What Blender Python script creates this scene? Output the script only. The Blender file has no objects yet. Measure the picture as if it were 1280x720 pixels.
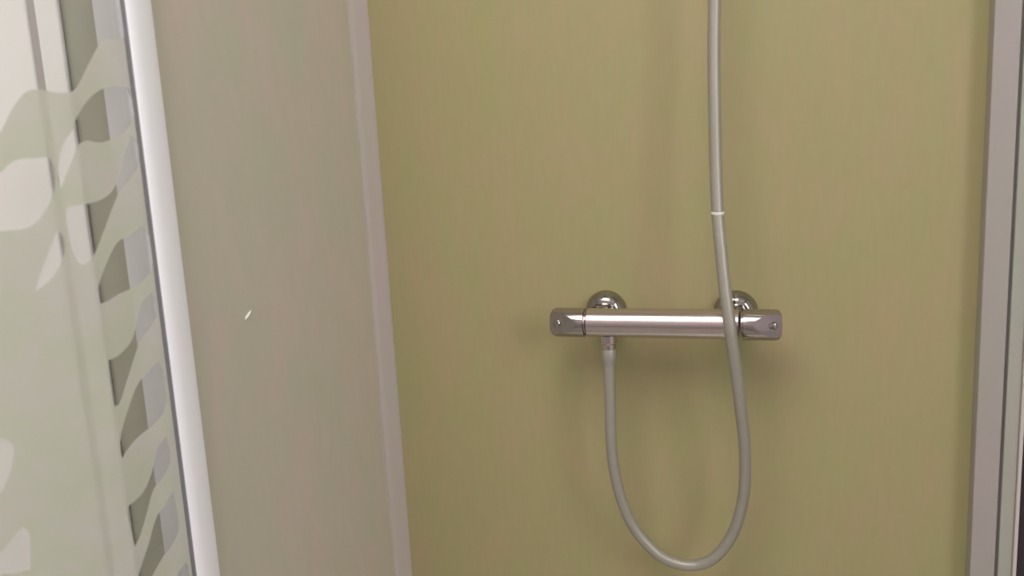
import bpy, bmesh, math
from mathutils import Vector, Matrix

C = bpy.context.scene.collection
S = bpy.context.scene

# ---------------------------------------------------------------- camera
cam_d = bpy.data.cameras.new('camera'); cam = bpy.data.objects.new('camera', cam_d); C.objects.link(cam)
cam_d.sensor_width = 36.0; cam_d.lens = 28.125; cam_d.clip_start = 0.01
right = Vector((0.9532, 0.2978, -0.0522)); fwd = Vector((-0.3023, 0.9391, -0.1631))
right.normalize(); fwd = (fwd - right*fwd.dot(right)).normalized(); up = right.cross(fwd)
M = Matrix.Identity(4)
for i in range(3):
    M[i][0] = right[i]; M[i][1] = up[i]; M[i][2] = -fwd[i]
M.translation = Vector((0.0, -0.9021, 1.185))
cam.matrix_world = M
cam_d.dof.use_dof = True; cam_d.dof.focus_distance = 0.84; cam_d.dof.aperture_fstop = 5.0
S.camera = cam

# ---------------------------------------------------------------- world, lights, exposure
W = bpy.data.worlds.new('world'); S.world = W; W.use_nodes = True
bg = W.node_tree.nodes['Background']; bg.inputs['Color'].default_value = (0.80, 0.88, 1.0, 1); bg.inputs['Strength'].default_value = 1.0
def area(name, loc, rot, sx, sy, power, color):
    l = bpy.data.lights.new(name, 'AREA'); l.shape = 'RECTANGLE'; l.size = sx; l.size_y = sy
    l.energy = power; l.color = color
    o = bpy.data.objects.new(name, l); C.objects.link(o); o.location = loc; o.rotation_euler = rot
    return o
area('ceiling_lamp_light', (-0.35, -1.40, 2.36), (0, 0, 0), 1.1, 1.3, 15, (1.0, 0.97, 0.96))
area('side_fill_light', (-1.15, -0.95, 2.36), (0, 0, 0), 0.5, 0.5, 8, (1.0, 0.98, 0.97))  # added fill for the door, casing and film behind the glass
# added fill from an unseen window on the right, brightens the left wall
area('window_fill_light', (1.27, -1.55, 1.65), (0, math.radians(90), 0), 0.9, 0.85, 17, (0.96, 0.97, 1.0))
S.view_settings.view_transform = 'Standard'; S.view_settings.look = 'None'
S.view_settings.exposure = -0.17; S.view_settings.gamma = 1.0; S.view_settings.use_curve_mapping = False

# ---------------------------------------------------------------- materials
def lin(r, g, b):
    f = lambda c: (c/255/12.92) if c/255 <= 0.04045 else ((c/255+0.055)/1.055)**2.4
    return (f(r), f(g), f(b), 1)
def mat(name, rgb, rough=0.5, metal=0.0, spec=0.5, coat=0.0):
    m = bpy.data.materials.new(name); m.use_nodes = True
    b = m.node_tree.nodes['Principled BSDF']
    b.inputs['Base Color'].default_value = lin(*rgb); b.inputs['Roughness'].default_value = rough
    b.inputs['Metallic'].default_value = metal; b.inputs['Specular IOR Level'].default_value = spec
    b.inputs['Coat Weight'].default_value = coat
    return m
def mottle(m, rgbs, scale=(8, 8, 8), detail=4, bump=0.0, fine=None, distort=0.0):
    """object-space noise that wanders between the given colours"""
    nt = m.node_tree; N = nt.nodes; L = nt.links; b = N['Principled BSDF']
    tc = N.new('ShaderNodeTexCoord'); mp = N.new('ShaderNodeMapping'); mp.inputs['Scale'].default_value = scale
    no = N.new('ShaderNodeTexNoise'); no.inputs['Scale'].default_value = 1.0; no.inputs['Detail'].default_value = detail
    no.inputs['Distortion'].default_value = distort
    cr = N.new('ShaderNodeValToRGB')
    n = len(rgbs)
    for i, c in enumerate(rgbs):
        p = 0.32 + 0.36*i/(n-1)
        e = cr.color_ramp.elements[i] if i < 2 else cr.color_ramp.elements.new(p)
        e.position = p; e.color = lin(*c)
    if n > 2:
        for i, c in enumerate(rgbs):
            cr.color_ramp.elements[i].position = 0.32+0.36*i/(n-1)
        for i, c in enumerate(rgbs): cr.color_ramp.elements[i].color = lin(*c)
    L.new(tc.outputs['Object'], mp.inputs['Vector']); L.new(mp.outputs['Vector'], no.inputs['Vector'])
    L.new(no.outputs['Fac'], cr.inputs['Fac'])
    out = cr.outputs['Color']
    if fine:
        mp2 = N.new('ShaderNodeMapping'); mp2.inputs['Scale'].default_value = fine[0]
        n2 = N.new('ShaderNodeTexNoise'); n2.inputs['Scale'].default_value = 1.0; n2.inputs['Detail'].default_value = 3
        r2 = N.new('ShaderNodeMapRange'); r2.inputs['From Min'].default_value = 0.3; r2.inputs['From Max'].default_value = 0.7
        r2.inputs['To Min'].default_value = 1-fine[1]; r2.inputs['To Max'].default_value = 1+fine[1]
        mx = N.new('ShaderNodeVectorMath'); mx.operation = 'SCALE'
        L.new(tc.outputs['Object'], mp2.inputs['Vector']); L.new(mp2.outputs['Vector'], n2.inputs['Vector'])
        L.new(n2.outputs['Fac'], r2.inputs['Value']); L.new(out, mx.inputs[0]); L.new(r2.outputs['Result'], mx.inputs['Scale'])
        out = mx.outputs['Vector']
    L.new(out, b.inputs['Base Color'])
    if bump:
        bp = N.new('ShaderNodeBump'); bp.inputs['Strength'].default_value = bump; bp.inputs['Distance'].default_value = 0.001
        L.new(no.outputs['Fac'], bp.inputs['Height']); L.new(bp.outputs['Normal'], b.inputs['Normal'])
    return m

GREEN = mottle(mat('olive_green_panel', (162, 153, 112), 0.5, spec=0.3),
               [(160, 155, 112), (163, 154, 114), (168, 153, 117)], (22, 22, 9), 4, 0.0, ((170, 60, 26), 0.018), 0.6)
GREY = mottle(mat('warm_grey_panel', (176, 168, 150), 0.26, spec=0.25),
              [(194, 191, 174), (198, 190, 176), (203, 190, 179)], (20, 20, 10), 4, 0.0, ((60, 120, 30), 0.014), 0.6)
TRIM = mottle(mat('pale_satin_trim', (172, 163, 158), 0.4, spec=0.35), [(163, 159, 152), (167, 156, 156)], (20, 20, 7))
CORNER = mottle(mat('pale_lilac_corner_trim', (196, 186, 184), 0.45, spec=0.3), [(197, 190, 183), (201, 189, 191)], (20, 20, 7))
POST = mottle(mat('white_satin_aluminium', (222, 217, 219), 0.35, spec=0.5), [(243, 243, 247), (246, 242, 250)], (20, 20, 6))
PROF = mottle(mat('satin_aluminium', (216, 214, 212), 0.35, spec=0.5), [(191, 191, 191), (196, 191, 195)], (20, 20, 8))
SEAL = mat('grey_rubber_seal', (118, 116, 120), 0.6)
GROOVE = mat('dark_groove', (138, 133, 134), 0.7)
GLASSEDGE = mottle(mat('green_grey_glass_edge', (146, 146, 134), 0.25), [(162, 166, 154), (170, 166, 159)], (20, 20, 6))
CHROME = mat('chrome', (205, 195, 194), 0.22, metal=1.0)
CHROME_KNOB = mat('chrome_knob', (178, 170, 168), 0.18, metal=1.0)
CHROME_DARK = mat('polished_chrome', (166, 161, 156), 0.10, metal=1.0)
STEELHOSE = mat('silver_hose', (162, 157, 147), 0.4, metal=0.3, spec=0.6)
WHITEPAINT = mottle(mat('white_wall_paint', (222, 220, 212), 0.6), [(220, 219, 211), (224, 221, 214)], (6, 6, 6))
REARPAINT = mottle(mat('mauve_grey_paint', (162, 153, 156), 0.7), [(160, 151, 153), (166, 156, 160)], (6, 6, 6))
OLIVEWALL = mottle(mat('grey_olive_wall_paint', (134, 132, 116), 0.7), [(152, 152, 138), (157, 152, 140)], (9, 9, 9))
GLOSSWHITE = mottle(mat('white_gloss_woodwork', (232, 226, 222), 0.4), [(220, 218, 216), (223, 217, 219)], (9, 9, 5))
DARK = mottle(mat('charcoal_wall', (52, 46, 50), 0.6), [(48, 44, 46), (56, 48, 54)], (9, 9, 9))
FLOORM = mottle(mat('grey_floor_vinyl', (150, 144, 136), 0.45), [(140, 135, 128), (158, 151, 143)], (12, 12, 12))
GLINT = mat('white_glint', (250, 250, 244), 0.15)  # white that stands in for a glint of light
ACRYL = mat('white_acrylic', (228, 228, 224), 0.2)
# the hose is wound from a fine steel strip: fine ring relief
def hose_relief(m):
    nt = m.node_tree; N = nt.nodes; L = nt.links
    tc = N.new('ShaderNodeTexCoord'); wv = N.new('ShaderNodeTexWave'); wv.bands_direction = 'Z'; wv.inputs['Scale'].default_value = 120
    bp = N.new('ShaderNodeBump'); bp.inputs['Strength'].default_value = 0.12; bp.inputs['Distance'].default_value = 0.0005
    L.new(tc.outputs['Object'], wv.inputs['Vector']); L.new(wv.outputs['Fac'], bp.inputs['Height'])
    L.new(bp.outputs['Normal'], N['Principled BSDF'].inputs['Normal'])
hose_relief(STEELHOSE)
def glass_mat():
    m = bpy.data.materials.new('clear_glass'); m.use_nodes = True; nt = m.node_tree; N = nt.nodes; N.clear()
    o = N.new('ShaderNodeOutputMaterial'); t = N.new('ShaderNodeBsdfTransparent'); t.inputs['Color'].default_value = (0.97, 0.98, 0.97, 1)
    g = N.new('ShaderNodeBsdfGlossy'); g.inputs['Roughness'].default_value = 0.03
    fr = N.new('ShaderNodeFresnel'); fr.inputs['IOR'].default_value = 1.3
    mx = N.new('ShaderNodeMixShader'); nt.links.new(fr.outputs[0], mx.inputs[0]); nt.links.new(t.outputs[0], mx.inputs[1]); nt.links.new(g.outputs[0], mx.inputs[2])
    nt.links.new(mx.outputs[0], o.inputs['Surface']); return m
def frost_mat():
    m = bpy.data.materials.new('frosted_leaf_film'); m.use_nodes = True; nt = m.node_tree; N = nt.nodes; L = nt.links; N.clear()
    o = N.new('ShaderNodeOutputMaterial')
    d = N.new('ShaderNodeBsdfDiffuse'); tl = N.new('ShaderNodeBsdfTranslucent'); tr = N.new('ShaderNodeBsdfTransparent')
    tc = N.new('ShaderNodeTexCoord'); no = N.new('ShaderNodeTexNoise'); no.inputs['Scale'].default_value = 26; no.inputs['Detail'].default_value = 2
    cr = N.new('ShaderNodeValToRGB'); cr.color_ramp.elements[0].position = 0.35; cr.color_ramp.elements[1].position = 0.65
    cr.color_ramp.elements[0].color = lin(210, 214, 194); cr.color_ramp.elements[1].color = lin(217, 213, 206)
    L.new(tc.outputs['Object'], no.inputs['Vector']); L.new(no.outputs['Fac'], cr.inputs['Fac'])
    L.new(cr.outputs['Color'], d.inputs['Color']); L.new(cr.outputs['Color'], tl.inputs['Color'])
    a = N.new('ShaderNodeMixShader'); a.inputs[0].default_value = 0.35; L.new(d.outputs[0], a.inputs[1]); L.new(tl.outputs[0], a.inputs[2])
    b = N.new('ShaderNodeMixShader'); b.inputs[0].default_value = 0.16; L.new(a.outputs[0], b.inputs[1]); L.new(tr.outputs[0], b.inputs[2])
    L.new(b.outputs[0], o.inputs['Surface']); return m
GLASS = glass_mat(); FROST = frost_mat()
def emit(name, rgb, s):
    m = bpy.data.materials.new(name); m.use_nodes = True; b = m.node_tree.nodes['Principled BSDF']
    b.inputs['Base Color'].default_value = lin(*rgb); b.inputs['Emission Color'].default_value = lin(*rgb); b.inputs['Emission Strength'].default_value = s
    return m
LAMP = emit('lamp_diffuser', (255, 250, 240), 4.0)

# ---------------------------------------------------------------- helpers
def obj(name, bm, m, parent=None, smooth=False, bevel=0.0, seg=2):
    if bevel: bmesh.ops.bevel(bm, geom=bm.edges[:], offset=bevel, segments=seg, profile=0.5, affect='EDGES')
    if parent is not None:
        base = Vector(parent.get('base', (0, 0, 0)))
        bmesh.ops.translate(bm, verts=bm.verts[:], vec=-base)
    bmesh.ops.recalc_face_normals(bm, faces=bm.faces[:])
    me = bpy.data.meshes.new(name); bm.to_mesh(me); bm.free()
    for p in me.polygons: p.use_smooth = smooth
    me.materials.append(m)
    o = bpy.data.objects.new(name, me); C.objects.link(o)
    if parent is not None: o.parent = parent
    return o
def struct(name, bm, m, label=None, cat=None, parent=None, **k):
    o = obj(name, bm, m, parent, **k)
    if parent is None:
        o['kind'] = 'structure'; o['label'] = label; o['category'] = cat
    return o
def thing(name, label, cat, loc, group=None):
    o = bpy.data.objects.new(name, None); C.objects.link(o); o.location = loc; o.empty_display_size = 0.05
    o['label'] = label; o['category'] = cat; o['base'] = list(loc)
    if group: o['group'] = group
    return o
def box(bm, x0, x1, y0, y1, z0, z1):
    r = bmesh.ops.create_cube(bm, size=1.0)
    bmesh.ops.scale(bm, verts=r['verts'], vec=(x1-x0, y1-y0, z1-z0))
    bmesh.ops.translate(bm, verts=r['verts'], vec=((x0+x1)/2, (y0+y1)/2, (z0+z1)/2))
    return r['verts']
def B(*a):
    bm = bmesh.new(); box(bm, *a); return bm
def prism(bm, pts, z0, z1):
    lo = [bm.verts.new((x, y, z0)) for x, y in pts]; hi = [bm.verts.new((x, y, z1)) for x, y in pts]
    n = len(pts); bm.faces.new(lo); bm.faces.new(hi)
    for i in range(n): bm.faces.new((lo[i], lo[(i+1) % n], hi[(i+1) % n], hi[i]))
def lathe(bm, prof, origin, axis, n=48):
    """prof: (radius, distance along axis); closed at both ends"""
    ax = Vector(axis).normalized(); a = Vector((0, 0, 1)) if abs(ax.z) < 0.9 else Vector((1, 0, 0))
    u = ax.cross(a).normalized(); v = ax.cross(u); o = Vector(origin); rings = []
    for r, t in prof:
        rings.append([bm.verts.new(o + ax*t + (u*math.cos(2*math.pi*k/n)+v*math.sin(2*math.pi*k/n))*max(r, 1e-5)) for k in range(n)])
    for A, Bq in zip(rings, rings[1:]):
        for k in range(n): bm.faces.new((A[k], A[(k+1) % n], Bq[(k+1) % n], Bq[k]))
    bm.faces.new(rings[0]); bm.faces.new(rings[-1])
def catmull(P, sub=8):
    P = [Vector(p) for p in P]; Q = [2*P[0]-P[1]] + P + [2*P[-1]-P[-2]]; out = []
    for i in range(1, len(Q)-2):
        for k in range(sub):
            t = k/sub; a, b, c, d = Q[i-1:i+3]
            out.append(0.5*((2*b)+(c-a)*t+(2*a-5*b+4*c-d)*t*t+(3*b-a-3*c+d)*t**3))
    return out + [P[-1]]
def tube(bm, pts, r, n=20):
    rings = []; ref = Vector((0, 1, 0.01))
    for i, p in enumerate(pts):
        t = (pts[min(i+1, len(pts)-1)] - pts[max(i-1, 0)]).normalized()
        ref = (ref - t*ref.dot(t)).normalized(); v = t.cross(ref)
        rings.append([bm.verts.new(p + (ref*math.cos(2*math.pi*k/n)+v*math.sin(2*math.pi*k/n))*r) for k in range(n)])
    for A, Bq in zip(rings, rings[1:]):
        for k in range(n): bm.faces.new((A[k], A[(k+1) % n], Bq[(k+1) % n], Bq[k]))
    bm.faces.new(rings[0]); bm.faces.new(rings[-1])
def smooth_by_angle(o, deg=35):
    me = o.data
    for p in me.polygons: p.use_smooth = True
    me.set_sharp_from_angle(angle=math.radians(deg))
    return o

# ---------------------------------------------------------------- large structure
XL, XR, YF, ZT = -0.459, 0.2045, -2.3, 2.4       # shower's left wall plane, right end of the green wall, room's rear, ceiling
struct('floor', B(-1.7, 1.3, YF, 0.02, -0.05, 0.0), FLOORM, 'grey vinyl bathroom floor below the shower', 'floor')
struct('ceiling', B(-1.7, 1.3, YF, 0.02, ZT, ZT+0.05), WHITEPAINT, 'white bathroom ceiling above the shower', 'ceiling')
struct('wall_back', B(XL-0.01, XR+0.004, 0.0, 0.02, 0.0, ZT), GREEN, 'olive green back wall panel of the shower behind the chrome mixer', 'wall')
struct('wall_left', B(XL-0.010, XL, -0.3733, 0.0, 0.0, ZT), GREY, 'glossy warm grey side wall panel on the left of the shower', 'wall')
struct('wall_front', B(-1.7, -0.4995, -0.36, -0.34, 0.0, ZT), OLIVEWALL, 'grey olive room wall seen through the clear leaf gaps of the door', 'wall')
struct('wall_side', B(-1.75, -1.7, YF, -0.34, 0.0, ZT), WHITEPAINT, 'white room wall far to the left of the door', 'wall')
bm = bmesh.new()
box(bm, 1.3, 1.35, YF, -2.05, 0, ZT); box(bm, 1.3, 1.35, -1.05, 0.02, 0, ZT); box(bm, 1.3, 1.35, -2.05, -1.05, 0, 1.1); box(bm, 1.3, 1.35, -2.05, -1.05, 2.2, ZT)
struct('wall_right', bm, WHITEPAINT, 'white room wall with the added window, far to the right of the shower', 'wall')
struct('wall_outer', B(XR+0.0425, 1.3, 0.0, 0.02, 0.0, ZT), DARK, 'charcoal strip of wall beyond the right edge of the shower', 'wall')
struct('wall_rear', B(-1.7, 1.3, YF-0.05, YF, 0, ZT), REARPAINT, 'mauve grey room wall facing the shower', 'wall')
w = struct('added_window', B(1.34, 1.345, -2.05, -1.05, 1.1, 2.2), GLASS, 'added unseen window pane in the room wall far to the right', 'window')  # added out of view, goes with the fill light from the right
bm = bmesh.new()
for a in ((-2.05, -2.00, 1.1, 2.2), (-1.10, -1.05, 1.1, 2.2), (-2.00, -1.10, 1.1, 1.15), (-2.00, -1.10, 2.15, 2.2), (-1.57, -1.53, 1.15, 2.15)):
    box(bm, 1.305, 1.355, a[0], a[1], a[2], a[3])
fo = obj('added_window_frame', bm, GLOSSWHITE, w)

# pale corner trim: a slim angle strip running up the corner between grey and green walls
bm = bmesh.new(); prism(bm, [(XL, -0.037), (XL+0.0022, -0.038), (XL+0.0038, -0.030), (XL+0.0052, -0.016), (XL+0.0068, -0.004), (XL+0.0068, 0.0), (XL, 0.0)], 0.05, ZT)
struct('trim_1', bm, CORNER, 'pale satin corner strip between the grey wall and the green wall', 'trim')
# right edge: wall channel, dark groove, glass-edge strip, thin bright lip
struct('trim_2', B(XR, 0.2272, -0.020, 0.0, 0.05, ZT), TRIM, 'broad pale aluminium channel closing the right edge of the green wall', 'trim', bevel=0.0012)
struct('trim_3', B(0.2272, 0.2300, -0.014, 0.0, 0.05, ZT), GROOVE, 'thin dark groove right of the broad pale aluminium channel', 'trim')
struct('trim_4', B(0.2300, 0.2428, -0.020, 0.0, 0.05, ZT), GLASSEDGE, 'green grey strip right of the thin dark groove', 'trim', bevel=0.001)
struct('trim_5', B(0.2428, 0.2462, -0.023, 0.0, 0.05, ZT), CORNER, 'thin white lip at the far right edge of the shower', 'trim', bevel=0.0008)
# woodwork on the room wall, seen through the glass
struct('trim_6', B(-0.5715, -0.5475, -0.364, -0.36, 0.0, ZT), GLOSSWHITE, 'white upright casing strip seen through the leaf gaps of the door', 'trim', bevel=0.0015)
struct('trim_7', B(-0.5800, -0.5715, -0.3625, -0.36, 0.0, ZT), TRIM, 'grey recess left of the white upright casing strip', 'trim')
struct('door_1', B(-1.30, -0.5800, -0.364, -0.36, 0.01, 2.1), GLOSSWHITE, 'white flush room door seen through the left half of the leaf glass', 'door', bevel=0.0015)
# shower tray, below the frame
t = thing('shower_tray', 'low white acrylic tray under the green and grey shower walls', 'shower tray', (-0.12, -0.19, 0.0))
bm = bmesh.new(); box(bm, XL+0.001, 0.24, -0.372, -0.024, 0.0, 0.03)
obj('base', bm, ACRYL, t)
bm = bmesh.new(); box(bm, XL+0.001, 0.24, -0.372, -0.34, 0.03, 0.05); box(bm, XL+0.001, XL+0.02, -0.34, -0.04, 0.03, 0.05); box(bm, 0.20, 0.24, -0.34, -0.04, 0.03, 0.05)
obj('rim', bm, ACRYL, t)
bm = bmesh.new(); lathe(bm, [(0.0, 0), (0.04, 0), (0.045, 0.002), (0.0, 0.004)], (-0.1, -0.19, 0.03), (0, 0, 1)); obj('drain', bm, CHROME, t, smooth=False)

t = thing('ceiling_light', 'large white ceiling light above the room', 'light', (-0.35, -1.40, ZT-0.03))
obj('frame', B(-0.92, 0.22, -2.07, -0.73, ZT-0.025, ZT), GLOSSWHITE, t)
obj('diffuser', B(-0.90, 0.20, -2.05, -0.75, ZT-0.030, ZT-0.025), LAMP, t)

t = thing('ceiling_light', 'added small square ceiling light, out of view left of the shower', 'light', (-1.15, -0.95, ZT-0.03))  # added lamp, unseen, lights what lies behind the leaf glass
obj('frame', B(-1.42, -0.88, -1.22, -0.68, ZT-0.025, ZT), GLOSSWHITE, t)
obj('diffuser', B(-1.40, -0.90, -1.20, -0.70, ZT-0.030, ZT-0.025), LAMP, t)

OPENINGS = [
    [(0.1016, 1.3279), (0.0792, 1.3614), (0.055, 1.3821), (0.0309, 1.3728), (-0.0029, 1.3475), (-0.0019, 1.3136), (-0.0008, 1.2883), (0.0079, 1.284), (0.0158, 1.2838), (0.0219, 1.2815), (0.0345, 1.2649), (0.0454, 1.2488), (0.0514, 1.2447), (0.0609, 1.2438), (0.072, 1.2454), (0.0798, 1.2445), (0.0875, 1.2395), (0.0959, 1.229), (0.104, 1.2167), (0.1215, 1.1999), (0.1294, 1.2099), (0.118, 1.2684)],
    [(0.0048, 1.2508), (0.0168, 1.2508), (0.0263, 1.2481), (0.0367, 1.2415), (0.0455, 1.2323), (0.0509, 1.2245), (0.0536, 1.2184), (0.06, 1.2113), (0.0658, 1.2004), (0.0691, 1.1863), (0.0685, 1.1786), (0.0622, 1.1893), (0.0558, 1.2002), (0.0516, 1.2079), (0.0444, 1.2111), (0.0333, 1.2099), (0.0225, 1.2127), (0.0109, 1.2185), (0.0021, 1.2322)],
    [(0.1281, 1.1877), (0.1079, 1.1913), (0.1021, 1.1957), (0.0942, 1.1996), (0.0828, 1.1998), (0.0734, 1.1996), (0.0711, 1.1919), (0.0722, 1.181), (0.0779, 1.1694), (0.0861, 1.1603), (0.0958, 1.1543), (0.1085, 1.154), (0.1333, 1.1546)],
    [(0.0081, 1.2144), (0.0158, 1.1998), (0.0218, 1.1864), (0.0288, 1.1751), (0.0395, 1.1688), (0.0511, 1.1668), (0.0597, 1.1663), (0.066, 1.164), (0.0672, 1.1485), (0.0654, 1.1325), (0.0611, 1.125), (0.0547, 1.1264), (0.0495, 1.1315), (0.0394, 1.1478), (0.0289, 1.1657), (0.0214, 1.1758), (0.0137, 1.1819), (0.005, 1.1935), (0.0028, 1.2084)],
    [(0.0751, 1.1505), (0.0713, 1.1445), (0.073, 1.1335), (0.0792, 1.1232), (0.0897, 1.1148), (0.0968, 1.1116), (0.092, 1.1212), (0.0843, 1.135)],
    [(0.0077, 1.147), (0.0197, 1.141), (0.0305, 1.1368), (0.0394, 1.126), (0.0462, 1.1152), (0.0519, 1.1026), (0.0513, 1.0942), (0.0446, 1.0953), (0.0356, 1.0985), (0.025, 1.1009), (0.0139, 1.1046), (0.004, 1.1137), (0.0008, 1.1351)],
    [(0.0067, 1.0952), (0.0163, 1.0888), (0.0222, 1.0775), (0.0294, 1.0622), (0.0409, 1.0539), (0.0512, 1.0516), (0.0521, 1.0366), (0.0518, 1.0168), (0.047, 1.0172), (0.0378, 1.0332), (0.0303, 1.0468), (0.0219, 1.0605), (0.0122, 1.0678), (0.0047, 1.079)],
    [(0.0089, 1.0401), (0.0201, 1.034), (0.0297, 1.0271), (0.0387, 1.0134), (0.0473, 0.9972), (0.0515, 0.9824), (0.0505, 0.9757), (0.0441, 0.9816), (0.0341, 0.9876), (0.0204, 0.9921), (0.0087, 1.0008), (0.0048, 1.0273)],
    [(0.0103, 0.9794), (0.0196, 0.9727), (0.0272, 0.9558), (0.0363, 0.9436), (0.0456, 0.939), (0.0523, 0.9361), (0.0518, 0.9203), (0.05, 0.9044), (0.0448, 0.9105), (0.036, 0.9263), (0.0279, 0.9415), (0.0188, 0.9472), (0.0095, 0.959)],
    [(0.01, 0.9341), (0.0199, 0.9247), (0.0282, 0.9189), (0.0383, 0.9007), (0.0459, 0.8884), (0.0521, 0.8756), (0.0497, 0.8629), (0.0411, 0.8718), (0.0273, 0.8845), (0.019, 0.8887), (0.0094, 0.9008)],
    [(0.1459, 1.0263), (0.1342, 1.0206), (0.1271, 1.0126), (0.1295, 1.0001), (0.1348, 0.9899), (0.142, 0.9829), (0.1534, 0.9779)],
    [(0.1585, 0.9447), (0.1457, 0.9456), (0.1376, 0.9507), (0.1293, 0.9565), (0.1258, 0.9508), (0.1267, 0.9374), (0.1286, 0.9255), (0.138, 0.928), (0.1595, 0.938)],
]
HOSE = [(-0.0473, -0.06, 1.3691), (-0.0477, -0.06, 1.3246), (-0.0486, -0.062, 1.2791), (-0.0484, -0.066, 1.2249), (-0.0476, -0.070, 1.17), (-0.0459, -0.076, 1.1186), (-0.0428, -0.082, 1.083), (-0.039, -0.088, 1.0435), (-0.0345, -0.0915, 1.0076), (-0.0323, -0.0905, 0.9883), (-0.0281, -0.085, 0.9521), (-0.0246, -0.078, 0.9144), (-0.0213, -0.070, 0.8727), (-0.0213, -0.064, 0.832), (-0.024, -0.06, 0.8046), (-0.0309, -0.057, 0.7759), (-0.0422, -0.055, 0.7504), (-0.0596, -0.054, 0.73), (-0.0816, -0.053, 0.7213), (-0.1037, -0.053, 0.7246), (-0.1222, -0.053, 0.7362), (-0.1439, -0.055, 0.7642), (-0.1573, -0.059, 0.8047), (-0.1637, -0.062, 0.8539), (-0.1635, -0.0635, 0.9131), (-0.1632, -0.064, 0.9433), (-0.163, -0.064, 0.9600)]

# ---------------------------------------------------------------- shower door: glass with frosted leaf film, aluminium frame
PH = math.radians(10); P0 = Vector((-0.453, -0.396, 0)); G = Vector((-math.sin(PH), -math.cos(PH), 0)); GN = Vector((-math.cos(PH), math.sin(PH), 0))
Z0, Z1, SW = 0.06, 2.05, 0.32
door = thing('shower_door', 'clear glass shower door with frosted leaf pattern beside the white post', 'shower door', (-0.453, -0.396, 0.05))
def slab(s0, s1, n0, n1, z0, z1):
    bm = bmesh.new(); prism(bm, [tuple((P0+G*a+GN*b)[:2]) for a, b in ((s0, n0), (s1, n0), (s1, n1), (s0, n1))], z0, z1); return bm
obj('glass_pane', slab(0.0, SW, 0.0004, 0.006, Z0, Z1), GLASS, door)
o = obj('seal', slab(-0.003, 0.003, -0.004, 0.0003, Z0, Z1), SEAL, door, bevel=0.001)
obj('door_frame', slab(SW, SW+0.02, -0.006, 0.012, Z0, Z1), PROF, door, bevel=0.001)

holes = [list(p) for p in OPENINGS]
Gp, Hp = OPENINGS[6], OPENINGS[7]
for k in range(4, 8):                    # the pattern climbs on with the same repeat of about 11 cm
    holes.append([(s, z+0.1125*k) for s, z in Gp]); holes.append([(s, z+0.1125*k) for s, z in Hp])
for k in range(2, 7):
    holes.append([(s, z-0.1125*k) for s, z in Gp]); holes.append([(s, z-0.1125*k) for s, z in Hp])
Cp, Dp, Kp = OPENINGS[2], OPENINGS[3], OPENINGS[11]
for k in range(-5, 6):
    holes.append([(0.17+(s-0.0711), z+0.15*k) for s, z in Cp]); holes.append([(0.245+(s-0.005)*0.9, z+0.15*k) for s, z in Dp])
cu = bpy.data.curves.new('film', 'CURVE'); cu.dimensions = '2D'; cu.fill_mode = 'BOTH'; cu.resolution_u = 5
def spline(pts, sharp):
    sp = cu.splines.new('BEZIER'); sp.bezier_points.add(len(pts)-1); sp.use_cyclic_u = True
    n = len(pts)
    for i, (s, z) in enumerate(pts):
        b = sp.bezier_points[i]; b.co = (s, z, 0)
        if sharp: b.handle_left_type = b.handle_right_type = 'VECTOR'; continue
        a = Vector(pts[i-1]); c = Vector(pts[(i+1) % n]); q = Vector((s, z))
        e, f = (q-a), (c-q)
        if e.length > 0 and f.length > 0 and e.normalized().dot(f.normalized()) > 0.3:
            d = (c-a).normalized(); la, lb = e.length/3, f.length/3
            b.handle_left_type = b.handle_right_type = 'FREE'
            b.handle_left = (*(q-d*la), 0); b.handle_right = (*(q+d*lb), 0)
        else: b.handle_left_type = b.handle_right_type = 'VECTOR'
spline([(0.001, Z0), (SW, Z0), (SW, Z1), (0.001, Z1)], True)
for h in holes: spline([(max(s, 0.0018), z) for s, z in h], False)
tmp = bpy.data.objects.new('tmp', cu); C.objects.link(tmp)
bpy.context.view_layer.update()
me = bpy.data.meshes.new_from_object(tmp.evaluated_get(bpy.context.evaluated_depsgraph_get()))
bpy.data.objects.remove(tmp); bpy.data.curves.remove(cu)
bm = bmesh.new(); bm.from_mesh(me); bpy.data.meshes.remove(me)
for v in bm.verts:
    s, z = v.co.x, v.co.y
    p = P0 + G*s + GN*0.0002; v.co = (p.x, p.y, z)
film = obj('frosted_leaf_film', bm, FROST, door); film['label'] = 'pale green white frosted film cut out in leaf shapes'

post = thing('door_post', 'slim white aluminium post between the leaf glass door and the grey wall', 'post', (-0.452, -0.386, 0.05))
bm = bmesh.new(); prism(bm, [(-0.457, -0.3735), (-0.447, -0.3735), (-0.4462, -0.378), (-0.4462, -0.390), (-0.4475, -0.396), (-0.4495, -0.3985), (-0.457, -0.3985)], 0.05, 2.1)
smooth_by_angle(obj('post', bm, POST, post))
bm = B(-0.4993, -0.4693, -0.377, -0.3505, 0.0, 2.1); box(bm, -0.4693, -0.4573, -0.377, -0.3735, 0.0, 2.1)
struct('trim_8', bm, PROF, 'satin aluminium upright behind the edge of the leaf glass', 'trim')

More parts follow.
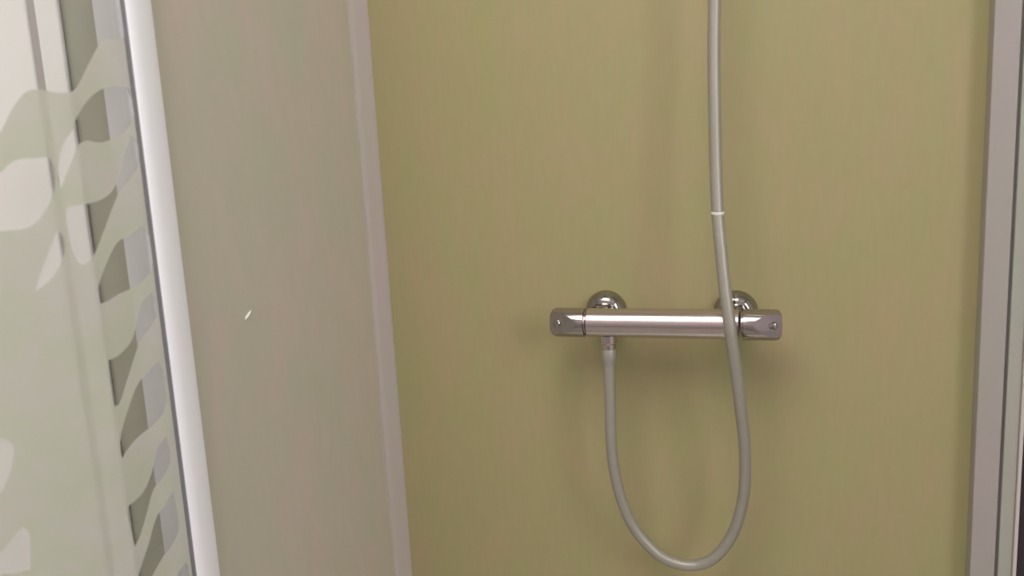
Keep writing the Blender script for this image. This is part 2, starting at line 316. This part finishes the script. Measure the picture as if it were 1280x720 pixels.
# ---------------------------------------------------------------- shower mixer
BY, BZ, BR = -0.064, 1.0012, 0.0157
mx = thing('shower_mixer', 'chrome bar shower mixer on the green wall with a round knob at each end', 'shower mixer', (-0.104, 0.0, BZ))
bm = bmesh.new(); lathe(bm, [(0.0, 0), (BR-0.001, 0), (BR, 0.001), (BR, 0.1585), (BR-0.001, 0.1595), (0.0, 0.1595)], (-0.1855, BY, BZ), (1, 0, 0), 64)
smooth_by_angle(obj('body', bm, CHROME, mx))
def knob(x, s, label):
    bm = bmesh.new()
    lathe(bm, [(0.0, 0.0), (BR-0.0022, 0.0), (BR-0.0022, 0.0012), (BR+0.0002, 0.0018), (BR+0.0004, 0.004), (BR+0.0003, 0.034), (BR-0.0012, 0.0375), (BR-0.0045, 0.0395), (0.0, 0.0402)], (x, BY, BZ), (s, 0, 0), 64)
    # the front of the knob is cut by an oblique flat facet
    n = Vector((s*0.24, -0.95, 0.10)).normalized(); q = Vector((x+s*0.012, BY-BR, BZ))
    r = bmesh.ops.bisect_plane(bm, geom=bm.verts[:]+bm.edges[:]+bm.faces[:], plane_co=q, plane_no=n, clear_outer=True)
    bmesh.ops.holes_fill(bm, edges=[e for e in bm.edges if e.is_boundary])
    o = smooth_by_angle(obj('knob', bm, CHROME_KNOB, mx), 20); o['label'] = label
    t0 = 0.031; bx = Vector((x+s*t0, BY-BR, BZ+0.001)); bx.y -= (bx-q).dot(n)/n.y
    bm = bmesh.new(); lathe(bm, [(0.0, -0.002), (0.0042, -0.002), (0.0042, 0.0010), (0.0032, 0.0019), (0.0, 0.0022)], bx, n, 24)
    smooth_by_angle(obj('stop_button', bm, CHROME_DARK, mx))
knob(-0.1862, -1, 'left hand flow knob with a cut chamfer')
knob(-0.0240, 1, 'right hand temperature knob with a bright end')
for x in (-0.1762, -0.0315):
    # domed wall rose and the union nut joining it to the bar
    bm = bmesh.new(); lathe(bm, [(0.0, 0), (0.0236, 0.0), (0.0240, 0.003), (0.0228, 0.008), (0.0198, 0.0125), (0.0160, 0.0155), (0.0140, 0.0165), (0.0, 0.0168)], (x, 0.0, BZ+0.001), (0, -1, 0), 56)
    smooth_by_angle(obj('wall_rose', bm, CHROME_DARK, mx))
    bm = bmesh.new(); lathe(bm, [(0.0, 0.0), (0.0125, 0.0), (0.0125, 0.030), (0.0, 0.030)], (x, -0.0165, BZ), (0, -1, 0), 48)
    smooth_by_angle(obj('inlet_neck', bm, CHROME_DARK, mx))
    bm = bmesh.new(); lathe(bm, [(0.0, 0.0), (0.0148, 0.0), (0.0155, 0.0008), (0.0155, 0.0122), (0.0148, 0.013), (0.0, 0.013)], (x, -0.026, BZ), (0, -1, 0), 6)
    obj('union_nut', bm, CHROME_DARK, mx)
bm = bmesh.new(); lathe(bm, [(0.0, 0), (0.0092, 0.0), (0.0092, 0.008), (0.0080, 0.0095), (0.0080, 0.0150), (0.0, 0.0150)], (-0.163, BY, BZ-BR+0.002), (0, 0, -1), 40)
smooth_by_angle(obj('outlet', bm, CHROME, mx))

# ---------------------------------------------------------------- hose
hs = thing('shower_hose', 'silver flexible hose looping below and across the chrome mixer', 'hose', (-0.163, BY, 0.97))
top = [(-0.047, -0.060, 1.46), (-0.0462, -0.062, 1.56), (-0.046, -0.070, 1.64)]
pts = catmull([Vector(p) for p in reversed(top)] + [Vector(p) for p in HOSE], 8)
bm = bmesh.new(); tube(bm, pts, 0.0062, 24); obj('hose', bm, STEELHOSE, hs, smooth=True)
bm = bmesh.new(); lathe(bm, [(0.0, 0), (0.0074, 0), (0.0078, 0.001), (0.0078, 0.013), (0.0072, 0.0145), (0.0069, 0.018), (0.0, 0.018)], (-0.163, BY, 0.9723), (0, 0, -1), 32)
smooth_by_angle(obj('end_nut', bm, STEELHOSE, hs))
bm = bmesh.new(); lathe(bm, [(0.0, 0), (0.0064, 0), (0.0067, 0.0006), (0.0067, 0.0022), (0.0064, 0.0028), (0.0, 0.0028)], (-0.0458, -0.0762, 1.1165), (0.05, -0.12, 1), 24)
o = smooth_by_angle(obj('collar', bm, ACRYL, hs)); o['label'] = 'small white ring on the hose'

# hand shower and its wall holder, above the frame, that carry the top of the hose
hd = thing('hand_shower', 'chrome hand shower in its wall holder above the hose', 'shower head', (-0.046, -0.07, 1.64))
bm = bmesh.new(); lathe(bm, [(0.0, 0), (0.008, 0), (0.011, 0.02), (0.012, 0.10), (0.013, 0.16), (0.0, 0.165)], (-0.046, -0.07, 1.638), (0, -0.25, 1), 32)
smooth_by_angle(obj('handle', bm, CHROME, hd))
bm = bmesh.new(); lathe(bm, [(0.0, 0), (0.02, 0), (0.045, 0.018), (0.048, 0.026), (0.0, 0.027)], (-0.046, -0.100, 1.805), (0, -0.8, -0.6), 48)
smooth_by_angle(obj('spray_head', bm, CHROME, hd))
hl = thing('shower_holder', 'chrome wall holder that grips the hand shower', 'shower holder', (-0.046, 0.0, 1.67))
bm = bmesh.new(); lathe(bm, [(0.0, 0), (0.022, 0), (0.022, 0.006), (0.011, 0.010), (0.010, 0.063), (0.0, 0.063)], (-0.046, 0.0, 1.67), (0, -1, 0), 32)
smooth_by_angle(obj('arm', bm, CHROME, hl))

# glint of light on the grey wall, built as a tiny white sliver
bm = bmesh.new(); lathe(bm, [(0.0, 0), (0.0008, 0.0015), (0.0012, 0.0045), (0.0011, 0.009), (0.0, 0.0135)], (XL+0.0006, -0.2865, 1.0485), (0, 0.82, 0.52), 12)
o = obj('wall_glint', bm, GLINT, smooth=True); o['label'] = 'tiny diagonal glint on the grey side wall, built as a white sliver'; o['category'] = 'glint'
